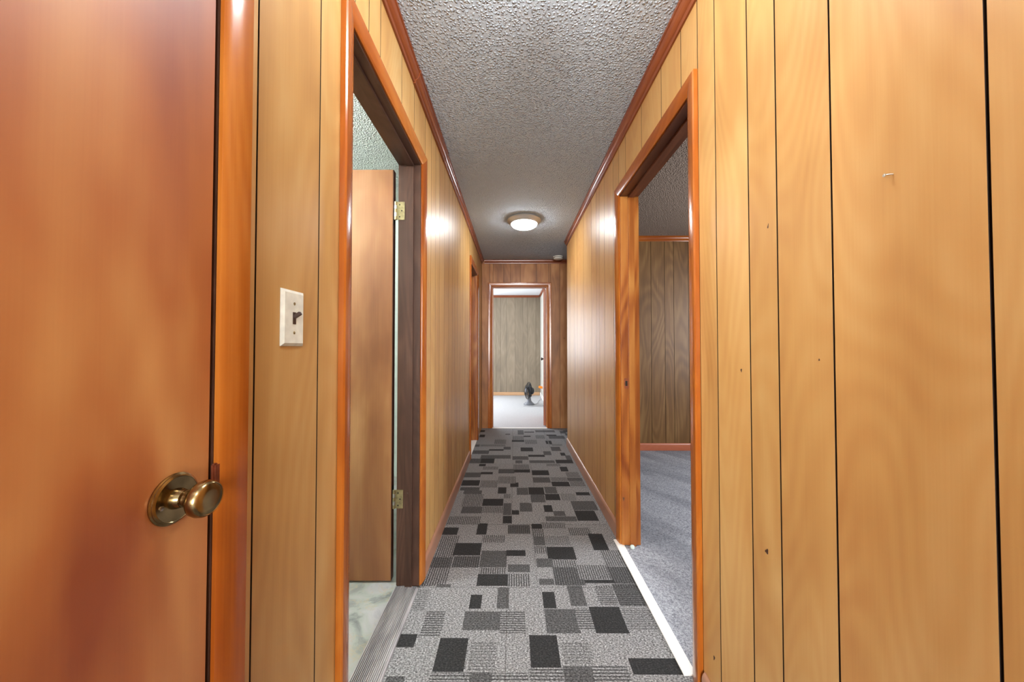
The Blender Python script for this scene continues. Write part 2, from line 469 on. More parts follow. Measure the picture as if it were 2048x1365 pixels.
wl = boxes('wall_left', wall_boxes((YB, YE), opsL, lambda a, b, z0, z1: (XL - WT, XL - TH, a, b, z0, z1), CEIL), M['groove'])
tag(wl, 'hall wall on the left, honey-coloured vertical wood panelling with three doorways', 'wall', kind='structure')
eL = [YB, -1.05, -0.8, -0.5, -0.27, -0.1, 0.1, 0.3, 0.45, 0.604, 0.800, 0.898, 0.972, 1.066, 1.160, 1.385, 1.560, 1.760, 1.89, 2.0, 2.11, 2.26, 2.415, 2.555, 2.674, 2.78, 2.93, 3.08, 3.24, 3.40, 3.52, 3.66, 3.83, 4.0, 4.16, 4.36, 4.47, 4.6, 4.75, 4.86, YE - 0.002]
planks(wl, mapL, eL, opsL, M['panel_l'], CEIL)

wr = boxes('wall_right', wall_boxes((YB, R_END), opsR, lambda a, b, z0, z1: (XR + TH, XR + WT, a, b, z0, z1), CEIL), M['groove'])
tag(wr, 'hall wall on the right, honey-coloured vertical wood panelling with one open doorway', 'wall', kind='structure')
eR = [YB, -1.0, -0.72, -0.5, -0.3, -0.1, 0.12, 0.3, 0.458, 0.684, 0.826, 0.925, 1.073, 1.172, 1.288, 1.462, 1.69, 1.935, 2.062, 2.178, 2.395, 2.535, 2.634, 2.794, 3.10, 3.415, 3.58, 3.868, R_END]
planks(wr, mapR, eR, opsR, M['panel_r'], CEIL)

we = boxes('wall_end', wall_boxes((XL - WT, 2.3), opsE, lambda a, b, z0, z1: (a, b, YE + TH, YE + WT, z0, z1), CEIL), M['groove'])
tag(we, 'brown panelled wall closing the end of the hall around the far doorway', 'wall', kind='structure')
eE = [XL, -0.346, -0.297, -0.145, -0.043, 0.101, 0.333, 0.512, 0.54, 0.674, 0.83, 0.95, 1.15, 1.35, 1.6, 1.9, 2.2]
planks(we, mapE, eE, opsE, M['panel_e'], CEIL)

# bedroom on the right of the hall
YRB = 3.90
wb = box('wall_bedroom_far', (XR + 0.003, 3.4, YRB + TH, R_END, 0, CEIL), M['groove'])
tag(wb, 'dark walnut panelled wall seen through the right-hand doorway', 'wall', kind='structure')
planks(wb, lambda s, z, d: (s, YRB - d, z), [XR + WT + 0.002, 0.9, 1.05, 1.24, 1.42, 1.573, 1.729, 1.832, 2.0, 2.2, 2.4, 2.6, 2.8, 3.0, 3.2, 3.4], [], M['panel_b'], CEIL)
rw = boxes('wall_bedroom_side', [(3.4, 3.5, -0.6, 1.1, 0, CEIL), (3.4, 3.5, 2.7, R_END, 0, CEIL), (3.4, 3.5, 1.1, 2.7, 0, 0.8), (3.4, 3.5, 1.1, 2.7, 2.1, CEIL)], M['panel_b'])
tag(rw, 'bedroom outer wall with a window opening, beyond the right-hand doorway', 'wall', kind='structure')
rn = box('wall_bedroom_near', (XR + WT, 3.5, -0.72, -0.6, 0, CEIL), M['panel_b'])
tag(rn, 'bedroom near wall beyond the right-hand doorway', 'wall', kind='structure')

# far room
YF = 8.33
XF = 0.655
wf = boxes('wall_far', wall_boxes((-2.5, XF + 0.1), [(-2.2, -1.04, 2.1)], lambda a, b, z0, z1: (a, b, YF + TH, YF + 0.1, z0, z1), CEIL) + [(-2.212, -1.028, YF + TH, YF + 0.1, 0, 0.80)], M['groove'])
tag(wf, 'grey-beige panelled back wall of the bright far room', 'wall', kind='structure')
planks(wf, lambda s, z, d: (s, YF - d, z), [-1.0, -0.8, -0.58, -0.427, -0.317, -0.171, 0.037, 0.232, 0.341, 0.549, XF - 0.002], [], M['panel_f'], CEIL)
wfr = box('wall_far_right', (XF, XF + 0.1, YE + WT, YF, 0, CEIL), M['roomwall'])
tag(wfr, 'pale side wall of the far room behind its open door', 'wall', kind='structure')
wfl = boxes('wall_far_left', [(-2.5, -2.4, YE + WT, 5.9, 0, CEIL), (-2.5, -2.4, 7.5, YF, 0, CEIL), (-2.5, -2.4, 5.9, 7.5, 0, 0.8), (-2.5, -2.4, 5.9, 7.5, 2.1, CEIL)], M['roomwall'])
tag(wfl, 'window wall of the far room, out of sight to the left', 'wall', kind='structure')
wfn = box('wall_far_near', (-2.5, XL - WT, YE + TH, YE + WT, 0, CEIL), M['roomwall'])
tag(wfn, 'near wall of the far room beside its doorway', 'wall', kind='structure')

# bathroom and second left room
YBT = 3.1
wbt = box('wall_bathroom_far', (-2.6, XL - WT, YBT, YBT + 0.1, 0, CEIL), M['bathwall'])
tag(wbt, 'pale green bathroom wall glimpsed through the gap beside the brown door', 'wall', kind='structure')
wbs = box('wall_bathroom_side', (-2.7, -2.6, 0.6, YE, 0, CEIL), M['bathwall'])
tag(wbs, 'pale green bathroom outer wall', 'wall', kind='structure')
wbn = box('wall_bathroom_near', (-2.7, XL - WT, 0.6, 0.7, 0, CEIL), M['bathwall'])
tag(wbn, 'pale green bathroom wall behind the light switch', 'wall', kind='structure')
wcl = boxes('wall_closet', [(XL - 0.75, XL - 0.7, -0.5, 0.6, 0, CEIL), (XL - 0.7, XL - WT, -0.5, -0.45, 0, CEIL)], M['bathwall'])
tag(wcl, 'closet walls behind the closed orange door', 'wall', kind='structure')
# side passage to the right at the end
wsp = box('wall_passage', (2.2, 2.3, R_END, YE, 0, CEIL), M['panel_e'])
tag(wsp, 'end of the side passage that turns right past the hall', 'wall', kind='structure')
# unseen living room behind the camera, walls kept pale as neutral fill
wlv = boxes('wall_back', [(-2.6, XL - WT, YB, YB + 0.1, 0, CEIL), (XR + WT, 2.6, YB, YB + 0.1, 0, CEIL), (-2.7, -2.6, -4.6, YB + 0.1, 0, CEIL), (2.6, 2.7, -4.6, YB + 0.1, 0, CEIL),
                          (-2.6, -1.2, -4.6, -4.5, 0, CEIL), (1.0, 2.6, -4.6, -4.5, 0, CEIL), (-1.2, 1.0, -4.6, -4.5, 0, 0.8), (-1.2, 1.0, -4.6, -4.5, 2.2, CEIL)], M['roomwall'])
tag(wlv, 'pale unseen living room walls behind the viewer, toned for neutral fill', 'wall', kind='structure')

# ------------------------------------------------------------------ ceilings
c = boxes('ceiling', [(XL, XR, YB, YE, CEIL, CEIL + 0.08), (XR, 2.3, R_END, YE, CEIL, CEIL + 0.08)], M['popcorn'])
tag(c, 'grey popcorn-textured hall ceiling', 'ceiling', kind='structure')
c = box('ceiling', (-2.7, XL, 0.6, YE, CEIL, CEIL + 0.08), M['popcorn_b']); tag(c, 'pale green-white textured bathroom ceiling seen above the brown door', 'ceiling', kind='structure')
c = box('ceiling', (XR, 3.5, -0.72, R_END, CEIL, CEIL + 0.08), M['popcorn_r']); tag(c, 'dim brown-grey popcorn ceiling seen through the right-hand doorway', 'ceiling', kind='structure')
c = box('ceiling', (-2.5, 0.8, YE, YF + 0.1, CEIL, CEIL + 0.08), M['ceil_white']); tag(c, 'smooth white ceiling of the bright far room', 'ceiling', kind='structure')
c = box('ceiling', (-2.7, 2.7, -4.6, YB, CEIL, CEIL + 0.08), M['popcorn']); tag(c, 'living room ceiling behind the viewer', 'ceiling', kind='structure')
c = box('ceiling', (-1.3, XL, -0.5, 0.6, CEIL, CEIL + 0.08), M['bathwall']); tag(c, 'closet ceiling behind the closed orange door', 'ceiling', kind='structure')

# ------------------------------------------------------------------ floors
fl = boxes('floor', [(XL - 0.002, XR, YB, YE, -0.06, -0.004), (XR, 2.3, R_END, YE, -0.06, -0.004)], M['groove'])
tag(fl, 'hall floor of grey and charcoal block-pattern carpet tiles', 'floor', kind='structure')
f2 = box('floor', (XR, 3.5, -0.72, R_END, -0.06, -0.001), M['greycarpet']); tag(f2, 'heathered grey carpet in the room through the right-hand doorway', 'floor', kind='structure')
f3 = box('floor', (-2.7, XL - 0.002, 0.6, YE, -0.06, -0.001), M['vinyl']); tag(f3, 'marbled pale vinyl floor inside the left-hand doorway', 'floor', kind='structure')
f4 = box('floor', (-2.5, 0.8, YE, YF + 0.1, -0.06, -0.002), M['palecarpet']); tag(f4, 'pale grey carpet of the bright far room', 'floor', kind='structure')
f5 = box('floor', (-2.7, 2.7, -4.6, YB, -0.06, -0.002), M['greycarpet']); tag(f5, 'living room carpet behind the viewer', 'floor', kind='structure')
f6 = box('floor', (-1.3, XL - 0.002, -0.5, 0.6, -0.06, -0.001), M['vinyl']); tag(f6, 'closet floor behind the closed orange door', 'floor', kind='structure')

FPX = 683.0; TH_P = math.radians(1.0485); TH_Y = math.radians(0.252)
def floor_pt(u, v):
    x = (u - 1024) / FPX; y = 1.0; z = (682.5 - v) / FPX
    y, z = y * math.cos(TH_P) - z * math.sin(TH_P), y * math.sin(TH_P) + z * math.cos(TH_P)
    x, y = x * math.cos(TH_Y) - y * math.sin(TH_Y), x * math.sin(TH_Y) + y * math.cos(TH_Y)
    t = -H / z
    return x * t, y * t
# shade, stripe
LT, MD, DK = 0.21, 0.075, 0.024
KIND = {'L': (LT, 0), 'S': (LT * 0.95, 1), 'F': (LT * 0.9, 0.5), 'M': (MD, 0.2), 'N': (MD * 1.15, 0.8), 'D': (DK, 0.15)}
RAW = [  # measured block layout: source crop (x0, y0, scale), then kind, left, top, right, bottom
 ((760, 1160, 6.4), 'F,400,130,600,400 S,550,410,800,740 D,1150,195,1300,375 D,185,700,455,870 D,720,750,1100,1185 M,1070,410,1540,650 S,1540,400,1860,690 M,1500,110,1650,370 S,620,1195,1900,1400 M,1140,1190,1430,1400 F,1140,800,1480,1170 M,60,1240,300,1400'),
 ((1060, 1160, 6.4), 'D,0,715,370,1130 D,165,160,325,370 M,500,80,700,340 M,200,380,620,690 S,600,370,800,650 D,800,350,1210,690 S,860,80,1090,320 N,1100,60,1480,340 F,1200,370,1700,650 S,820,1110,1290,1400 S,0,1140,440,1400 D,1290,1010,1990,1220 M,440,1110,820,1400 F,420,800,780,1080'),
 ((840, 1030, 9.1), 'S,100,380,600,1300 N,200,780,560,970 D,410,235,690,370 D,1040,160,1220,365 S,1130,375,1550,510 D,620,520,1110,745 N,600,760,1080,965 M,1100,660,1580,960 D,1570,650,1920,755 M,1600,910,2000,1050 S,1080,970,1560,1080 D,1040,1085,1600,1300 S,1610,1080,2002,1310 M,300,1270,560,1320 N,1600,190,2002,350 S,480,50,1100,160'),
 ((1040, 1030, 9.1), 'D,215,170,400,260 S,390,140,830,250 S,220,265,430,400 M,250,400,470,560 S,270,570,480,710 F,450,390,910,560 D,495,590,1000,820 S,880,240,1290,380 D,1290,350,1560,650 S,620,830,1040,970 N,620,960,1150,1290 M,300,800,600,960 S,1050,920,1680,1180 S,1500,650,1900,940 N,1640,950,2100,1260 M,350,1170,620,1280 D,1180,1190,1720,1250'),
 ((880, 930, 11.38), 'D,500,355,900,480 M,560,180,930,290 D,930,170,1200,220 S,930,360,1310,515 N,460,520,900,590 M,540,590,950,670 S,520,670,960,960 M,490,960,960,1110 S,140,1180,920,1365 D,970,780,1440,940 D,1320,520,1510,660 S,970,950,1430,1100 M,1440,880,1620,1150 D,1430,1170,1630,1340 S,1450,670,1610,770 D,1600,410,1785,510 D,1640,1040,1800,1140 M,1820,870,2048,1070 S,1330,270,1720,430 N,1330,100,1690,200 D,1690,100,2048,180'),
 ((1030, 930, 11.38), 'D,0,100,335,180 D,390,130,770,240 S,100,20,320,90 M,410,290,800,410 D,1030,50,1200,155 S,1160,170,1460,290 M,1190,300,1530,370 D,840,390,1240,495 S,1260,370,1590,495 S,820,290,1180,380 D,310,520,660,680 M,40,530,300,690 M,680,510,950,660 D,690,670,1020,810 M,360,680,680,860 D,1390,630,1700,700 M,1300,830,1850,1040 D,660,925,850,1080 M,110,880,390,1070 M,880,1060,1140,1170 D,1390,1050,1860,1280 M,700,1180,1400,1290 F,1050,660,1380,820'),
 ((910, 850, 8.53), 'M,440,520,950,580 D,440,580,670,660 M,230,580,440,660 D,410,670,525,710 S,480,715,740,768 M,250,440,580,500 D,580,420,830,445 D,420,170,510,215 D,430,95,510,125 M,310,340,420,375 S,430,340,860,370 S,670,255,870,330 D,970,260,1180,295 S,980,195,1170,255 S,1190,260,1400,330 S,1380,180,1530,240 D,1170,190,1290,210 D,1180,120,1350,135 M,1070,95,1170,170 M,860,155,940,175 D,1550,275,1585,330 D,1600,275,1650,335 S,1650,335,1830,360 D,1120,390,1330,455 M,830,380,950,425 D,1250,515,1530,550 M,1510,455,1640,520 M,1640,380,1800,450 D,1800,480,1880,530 M,1890,525,1980,600 D,1720,600,2010,660 M,1270,610,1700,655 M,980,540,1250,600 M,1030,610,1150,660 S,1000,680,1260,768 S,1560,670,1800,710 M,1370,95,1700,130 D,1560,170,1730,190 M,1600,190,1870,240 M,1790,110,1890,150'),
]
PATCH = []
for (x0, y0, sc), txt in RAW:
    for it in txt.split():
        k, a, b, c_, d = it.split(',')
        a, b, c_, d = (float(v) / sc for v in (a, b, c_, d))
        cy = y0 + (b + d) / 2
        X0, _ = floor_pt(x0 + a, cy); X1, _ = floor_pt(x0 + c_, cy)
        cx = x0 + (a + c_) / 2
        _, Y1 = floor_pt(cx, y0 + b); _, Y0 = floor_pt(cx, y0 + d)
        PATCH.append((X0, X1, Y0, Y1, k))
# where the photograph shows no floor (behind and below the viewer, the side passage) the blocks go on at random
for _ in range(320):
    w, h = random.choice([(0.14, 0.09), (0.2, 0.1), (0.09, 0.16), (0.12, 0.12)])
    if random.random() < 0.5: X = random.uniform(XL, XR); Y = random.uniform(YB, 1.02)
    else: X = random.uniform(XR + 0.05, 2.2); Y = random.uniform(R_END, YE)
    PATCH.append((X, X + w, Y, min(Y + h, 1.08) if Y < 1.1 else Y + h, random.choice('SSFMMDN')))
ROWS = [(-1.3, -0.68), (-0.68, -0.09), (-0.09, 0.50), (0.50, 1.09), (1.09, 1.683), (1.683, 2.275), (2.275, 2.87), (2.87, 3.44), (3.44, 4.03), (4.03, 4.54), (4.54, YE)]
SEAM = [[0.1], [-0.1], [0.1], [-0.1], [-0.03], [0.118], [-0.012], [0.172], [-0.01], [-0.01, 0.425], [-0.012, 0.42]]
RIBX = [1, 0, 1, 0, 1, 0, 2, 0, 1, 0, 0]   # 1: ribs run across the hall, 2: only right of the seam
ti = 0
for (ya, yb), seams, rib in zip(ROWS, SEAM, RIBX):
    xe = XR if ya < 4.0 else 2.2
    xs = [XL] + seams + ([XR] if xe > XR else []) + ([1.2, 1.75] if xe > XR else []) + [xe]
    for ci, (xa, xb) in enumerate(zip(xs[:-1], xs[1:])):
        yc = max(ya, R_END) if xa >= XR - 0.01 else ya
        g = 0.0008
        X = {xa + g, xb - g}; Y = {yc + g, yb - g}
        here = [p for p in PATCH if p[0] < xb and p[1] > xa and p[2] < yb and p[3] > yc]
        for p in here:
            for v in p[:2]:
                if xa + 0.004 < v < xb - 0.004: X.add(v)
            for v in p[2:4]:
                if yc + 0.004 < v < yb - 0.004: Y.add(v)
        X = sorted(X); Y = sorted(Y)
        ox, oy = (xa + xb) / 2, (yc + yb) / 2
        V = [(x - ox, y - oy, 0.004) for y in Y for x in X]; nx = len(X); F = []; C = []
        d = 1.0 if rib == 1 or (rib == 2 and ci > 0) else 0.0
        for j in range(len(Y) - 1):
            for i in range(nx - 1):
                F.append((j * nx + i, j * nx + i + 1, (j + 1) * nx + i + 1, (j + 1) * nx + i))
                mx, my = (X[i] + X[i + 1]) / 2, (Y[j] + Y[j + 1]) / 2; kk = 'L'
                for p in here:
                    if p[0] < mx < p[1] and p[2] < my < p[3]: kk = p[4]
                C.append((*KIND[kk], d, 1.0))
        nb = len(F)
        # skirt so that each tile has its own edge
        ring = [j for j in range(nx)] + [nx * j + nx - 1 for j in range(1, len(Y))] + [nx * (len(Y) - 1) + i for i in range(nx - 2, -1, -1)] + [nx * j for j in range(len(Y) - 2, 0, -1)]
        b0 = len(V)
        for r in ring: V.append((V[r][0], V[r][1], 0.0))
        for i in range(len(ring)):
            j = (i + 1) % len(ring); F.append((ring[i], b0 + i, b0 + j, ring[j])); C.append((DK, 0, d, 1))
        me = bpy.data.meshes.new('carpet_tile'); me.from_pydata(V, [], F)
        ca = me.color_attributes.new('patch', 'FLOAT_COLOR', 'CORNER')
        k = 0
        for pi, p in enumerate(me.polygons):
            for _ in range(p.loop_total): ca.data[k].color = C[pi]; k += 1
        o = link('carpet_tile', me, M['carpet'], fl)
        o.location = Vector((ox, oy, -0.004)) - pworld(fl)
        ti += 1

# ------------------------------------------------------------------ trims: crown, baseboards
CROWN = [(0, 0), (0, 0.058), (0.008, 0.058), (0.011, 0.050), (0.011, 0.043), (0.017, 0.040), (0.024, 0.032), (0.028, 0.022), (0.029, 0.013), (0.034, 0.011), (0.034, 0)]
def crown(name, label, conv, pieces, mat):
    root = empty(name, conv(pieces[0][0], 0, 0.0)); tag(root, label, 'trim', kind='structure')
    for (a, b, off) in pieces:
        pr = [(w + (off if w > 0 else 0), d + (off if d > 0 else 0)) for w, d in CROWN]
        sweep('crown_moulding', pr, conv, a, b, mat, root)
crown('trim_1', 'red-brown crown moulding along the ceiling on the left, in three joined lengths', lambda s, w, d: (XL + 0.0005 + w, s, CEIL - 0.0005 - d), [(YB, 1.535, 0.0), (1.537, 2.20, 0.003), (2.202, YE - 0.002, -0.001)], M['crown_y'])
crown('trim_2', 'red-brown crown moulding along the ceiling on the right', lambda s, w, d: (XR - 0.0005 - w, s, CEIL - 0.0005 - d), [(YB, 2.9, 0.0), (2.902, R_END, -0.001)], M['crown_y'])
crown('trim_3', 'thin red-brown crown moulding on the end wall above the far doorway', lambda s, w, d: (s, YE - 0.0005 - w, CEIL - 0.0005 - d), [(XL + 0.035, 2.19, -0.004)], M['crown_x'])
crown('trim_4', 'orange crown moulding in the room through the right-hand doorway', lambda s, w, d: (s, YRB - 0.0005 - w, CEIL - 0.0005 - d), [(XR + WT + 0.005, 3.39, -0.002)], M['cas_x'])
crown('trim_5', 'thin brown crown moulding across the back of the far room', lambda s, w, d: (s, YF - 0.0005 - w, CEIL - 0.0005 - d), [(-2.39, XF - 0.035, -0.004)], M['crown_x'])
crown('trim_6', 'brown crown moulding down the side of the far room', lambda s, w, d: (XF - 0.0005 - w, s, CEIL - 0.0005 - d), [(YE + WT + 0.01, YF - 0.01, -0.004)], M['crown_y'])

BASE = [(0, 0), (0.013, 0), (0.013, 0.070), (0.0118, 0.080), (0.008, 0.090), (0.003, 0.095), (0, 0.095)]
def baseb(name, label, conv, a, b, mat, k=1.0):
    o = sweep(name, [(w, d * k) for w, d in BASE], conv, a, b, mat)
    return tag(o, label, 'baseboard', kind='structure')
baseb('baseboard_left', 'brown baseboard on the left between the bathroom doorway and the next doorway', lambda s, w, d: (XL + 0.0005 + w, s, 0.001 + d), 1.748, 3.562, M['base_y'])
baseb('baseboard_right', 'pinkish brown baseboard on the right beyond the open doorway', lambda s, w, d: (XR - 0.0005 - w, s, 0.001 + d), 2.085, R_END - 0.003, M['base_y'])
baseb('baseboard_near', 'baseboard end at the bottom edge of the picture beside the right-hand casing', lambda s, w, d: (XR - 0.0005 - w, s, 0.001 + d), YB, 1.160, M['base_y'], 0.9)
baseb('baseboard_bedroom', 'red-brown baseboard under the walnut panelling', lambda s, w, d: (s, YRB - 0.0005 - w, 0.001 + d), XR + WT + 0.005, 3.39, M['base_x'], 0.85)
baseb('baseboard_far', 'light brown baseboard along the back of the far room', lambda s, w, d: (s, YF - 0.0005 - w, 0.001 + d), -2.39, XF - 0.02, M['base_l'], 0.8)
baseb('baseboard_far_right', 'white baseboard on the side wall of the far room', lambda s, w, d: (XF - 0.0005 - w, s, 0.001 + d), YE + WT + 0.01, YF - 0.02, M['white'], 0.8)

# ------------------------------------------------------------------ door frames
PROF = [(0.0, 0.0), (0.0, 0.006), (0.004, 0.009), (0.012, 0.0115), (0.026, 0.0145), (0.044, 0.0175), (0.053, 0.0175), (0.0575, 0.014), (0.0575, 0.0)]
def frame(name, label, mp, a, b, zt, mv, mh, jv, jh, depth=WT, stop=(0.042, 0.078), legs=(1, 1), reveal=0.006, zb=0.004, ws=1.0):
    """casing on the hall face, jamb lining through the wall, door stop"""
    root = empty(name, mp(a, 0.0, 0.0)); tag(root, label, 'door frame', kind='structure')
    A, B, Z = a - reveal, b + reveal, zt + reveal
    e = 0.0006
    PR = [(w * ws, d) for w, d in PROF]
    if legs[0]: sweep('side_casing', PR, lambda s, w, d: mp(A - w, s, d + e), zb, Z, mv, root, 0, 1)
    if legs[1]: sweep('side_casing', PR, lambda s, w, d: mp(B + w, s, d + e), zb, Z, mv, root, 0, 1)
    sweep('head_casing', PR, lambda s, w, d: mp(s, Z + w, d + e), A, B, mh, root, 1, 1)
    def bx(nm, s0, s1, z0, z1, d0, d1, mat):
        p, q = mp(s0, z0, d0), mp(s1, z1, d1)
        return box(nm, (min(p[0], q[0]), max(p[0], q[0]), min(p[1], q[1]), max(p[1], q[1]), z0, z1), mat, root, 0.001)
    bx('side_jamb', a - 0.011, a, zb, zt, -depth, 0, jv)
    bx('side_jamb', b, b + 0.011, zb, zt, -depth, 0, jv)
    bx('head_jamb', a - 0.011, b + 0.011, zt, zt + 0.011, -depth, 0, jh)
    if stop:
        bx('door_stop', a, a + 0.010, zb - 0.003, zt - 0.010, -stop[1], -stop[0], jv)
        bx('door_stop', b - 0.010, b, zb - 0.003, zt - 0.010, -stop[1], -stop[0], jv)
        bx('door_stop', a, b, zt - 0.010, zt, -stop[1], -stop[0], jh)
    return root
fr1 = frame('trim_7', 'wide orange casing around the closed door nearest on the left', mapL, L_DOOR[0], L_DOOR[1], HT, M['cas_v'], M['cas_y'], M['dj_v'], M['dj_y'], stop=(0.045, 0.08), reveal=0.003, ws=0.85)
fr2 = frame('trim_8', 'orange casing and dark brown jamb of the bathroom doorway on the left', mapL, L_BATHW[0], L_BATHW[1], HT, M['cas_v'], M['cas_y'], M['dj_v'], M['dj_y'], stop=(0.032, 0.066), zb=0.012)
fr3 = frame('trim_9', 'narrow orange door frame farther down the left wall', mapL, L_FARW[0], L_FARW[1], HT, M['cas_v'], M['cas_y'], M['pine_v'], M['pine_y'])
fr4 = frame('trim_10', 'orange casing and varnished pine jamb of the open doorway on the right', mapR, R_DOORW[0], R_DOORW[1], HT, M['cas_v'], M['cas_y'], M['pine_v'], M['pine_y'], stop=(0.045, 0.08))
fr5 = frame('trim_11', 'orange-brown casing of the doorway at the end of the hall', mapE, E_DOORW[0], E_DOORW[1], HTE, M['cas_v'], M['cas_x'], M['pine_v'], M['pine_x'], stop=(0.032, 0.066))

# strike plates and hinge leaves on the frames
def frame_part(root, nm, b, mat, bev=0.0008): return box(nm, b, mat, root, bev)
sp = frame_part(fr4, 'strike_plate', (XR + 0.018, XR + 0.042, R_DOORW[1] - 0.0015, R_DOORW[1] + 0.0005, 0.925, 0.985), M['copper']); sp['label'] = 'dark brass strike plate'
frame_part(fr4, 'strike_hole', (XR + 0.024, XR + 0.036, R_DOORW[1] - 0.0022, R_DOORW[1] - 0.0008, 0.940, 0.970), M['darkmetal'], 0)
sp = frame_part(fr3, 'strike_plate', (XL - 0.075, XL - 0.05, L_FARW[1] - 0.0015, L_FARW[1] + 0.0005, 0.50, 0.58), M['darkmetal'])
sp = frame_part(fr1, 'strike_plate', (XL + 0.001, XL + 0.0085, L_DOOR[1] - 0.004, L_DOOR[1] + 0.0135, 0.958, 0.993), M['copper'], 0.002); sp['label'] = 'coppery strike plate lip'

def hinge(root, pin, zc, leaf_box, mat):
    h = box('hinge', (*leaf_box, zc - 0.045, zc + 0.045), mat, root, 0.0008); h['label'] = 'brass butt hinge'
    for k in range(5):
        z0 = zc - 0.045 + k * 0.018
        lathe('knuckle', [(0.0062, 0), (0.0062, 0.0172)], M['steel'] if k % 2 else mat, h, (pin[0], pin[1], z0), 14)
    for dz in (-0.03, 0, 0.03):
        cx = (leaf_box[0] + leaf_box[1]) / 2 + (0.006 if dz == 0 else -0.004)
        lathe('screw', [(0.0035, 0), (0.0035, 0.0006)], M['darkmetal'], h, (cx, leaf_box[2] - 0.0006, zc + dz), 10, 'Y')
    return h
for zc in (1.845, 0.43):
    hinge(fr2, (XL - 0.122, L_BATHW[1] - 0.003), zc, (XL - 0.119, XL - 0.078, L_BATHW[1] - 0.0022, L_BATHW[1] - 0.0004), M['brass_dull'])
for zc in (1.83, 0.26):
    hinge(fr5, (E_DOORW[1] + 0.002, YE + WT + 0.008), zc, (E_DOORW[1] - 0.003, E_DOORW[1] - 0.0006, YE + 0.07, YE + WT + 0.004), M['darkmetal'])

# ------------------------------------------------------------------ door 1: closed door on the left with its knob
d1 = empty('door_1', (XL, 0.13, 0.012)); tag(d1, 'closed glossy orange-brown flush door nearest on the left, with a brass knob', 'door', kind='structure')
box('door_panel', (XL - 0.036, XL + 0.0005, L_DOOR[0] + 0.003, L_DOOR[1] - 0.004, 0.012, HT - 0.004), M['door1'], d1, 0.0015)
KY, KZ = 0.462, 0.966
x0 = XL + 0.0005
kn = lathe('doorknob', [(0.0, 0.0), (0.0325, 0.0), (0.0335, 0.0015), (0.0335, 0.003), (0.0318, 0.0042), (0.0318, 0.0056), (0.0305, 0.0066), (0.0290, 0.0072), (0.0284, 0.0066), (0.012, 0.0062), (0.0, 0.0062)], M['brass'], d1, (x0, KY, KZ), 64, 'X'); kn['label'] = 'aged brass doorknob with a round stepped rosette'
lathe('neck', [(0.0135, 0.0055), (0.0135, 0.008), (0.0118, 0.013), (0.0102, 0.0165), (0.0112, 0.0172), (0.0112, 0.0190), (0.0098, 0.0198), (0.0092, 0.024), (0.0105, 0.030)], M['brass'], kn, (x0, KY, KZ), 40, 'X')
lathe('knob', [(0.008, 0.0285), (0.0125, 0.0292), (0.0185, 0.0320), (0.0225, 0.0365), (0.0238, 0.0415), (0.0234, 0.0465), (0.0216, 0.0502), (0.0200, 0.0514), (0.0192, 0.0508), (0.0182, 0.0513), (0.0110, 0.0520), (0.0, 0.0522)], M['brass'], kn, (x0, KY, KZ), 64, 'X')
lathe('rosette_screw', [(0.003, 0.006), (0.003, 0.0075), (0.0015, 0.008)], M['steel'], kn, (x0, KY - 0.021, KZ - 0.004), 12, 'X')

# ------------------------------------------------------------------ door 2: open bathroom door
Y2 = 1.712; X2 = XL - 0.148
d2 = empty('door_2', (X2, Y2, 0.012)); tag(d2, 'brown flush bathroom door standing open inside the left doorway', 'door', kind='structure')
box('door_panel', (X2 - 0.70, X2 - 0.002, Y2, Y2 + 0.034, 0.010, HT - 0.004), M['door2'], d2, 0.0012)
box('edge_strip', (X2 - 0.002, X2, Y2 + 0.001, Y2 + 0.033, 0.010, HT - 0.004), M['door2e'], d2)
for zc in (1.845, 0.43): box('hinge_leaf', (X2 - 0.0002, X2 + 0.0012, Y2 + 0.004, Y2 + 0.03, zc - 0.045, zc + 0.045), M['darkmetal'], d2)
kb = lathe('doorknob', [(0.0, 0.0), (0.032, 0), (0.032, 0.004), (0.012, 0.008), (0.010, 0.025), (0.022, 0.032), (0.025, 0.042), (0.018, 0.052), (0, 0.054)], M['brass'], d2, (X2 - 0.64, Y2, 0.97), 32, 'Y')
kb.rotation_euler = (0, 0, math.pi)

# ------------------------------------------------------------------ door 3: open door of the far room
hx, hy = E_DOORW[1] - 0.012, YE + WT + 0.012
d3 = empty('door_3', (hx, hy, 0.012), math.radians(90 - 6.0)); tag(d3, 'red-brown far room door standing open, seen edge-on', 'door', kind='structure')
def local_box(nm, b, mat, parent, bev=0.001):
    bm = bmesh.new(); r = bmesh.ops.create_cube(bm, size=1)
    for v in r['verts']: v.co = Vector(((b[0] + b[1]) / 2 + v.co.x * (b[1] - b[0]), (b[2] + b[3]) / 2 + v.co.y * (b[3] - b[2]), (b[4] + b[5]) / 2 + v.co.z * (b[5] - b[4])))
    if bev: bmesh.ops.bevel(bm, geom=list(bm.edges), offset=bev, segments=2, affect='EDGES')
    me = bpy.data.meshes.new(nm); bm.to_mesh(me); bm.free()
    return link(nm, me, mat, parent)
local_box('door_panel', (0.002, 0.76, -0.004, 0.031, 0.0, HTE - 0.02), M['door3'], d3)
k3 = lathe('doorknob', [(0.0, 0.0), (0.030, 0), (0.030, 0.004), (0.012, 0.008), (0.010, 0.025), (0.022, 0.032), (0.026, 0.042), (0.018, 0.054), (0, 0.056)], M['darkmetal'], None, (0, 0, 0), 28, 'Y'); k3.parent = d3; k3.location = (0.70, 0.031, 0.96)
k3['label'] = 'dark metal doorknob'

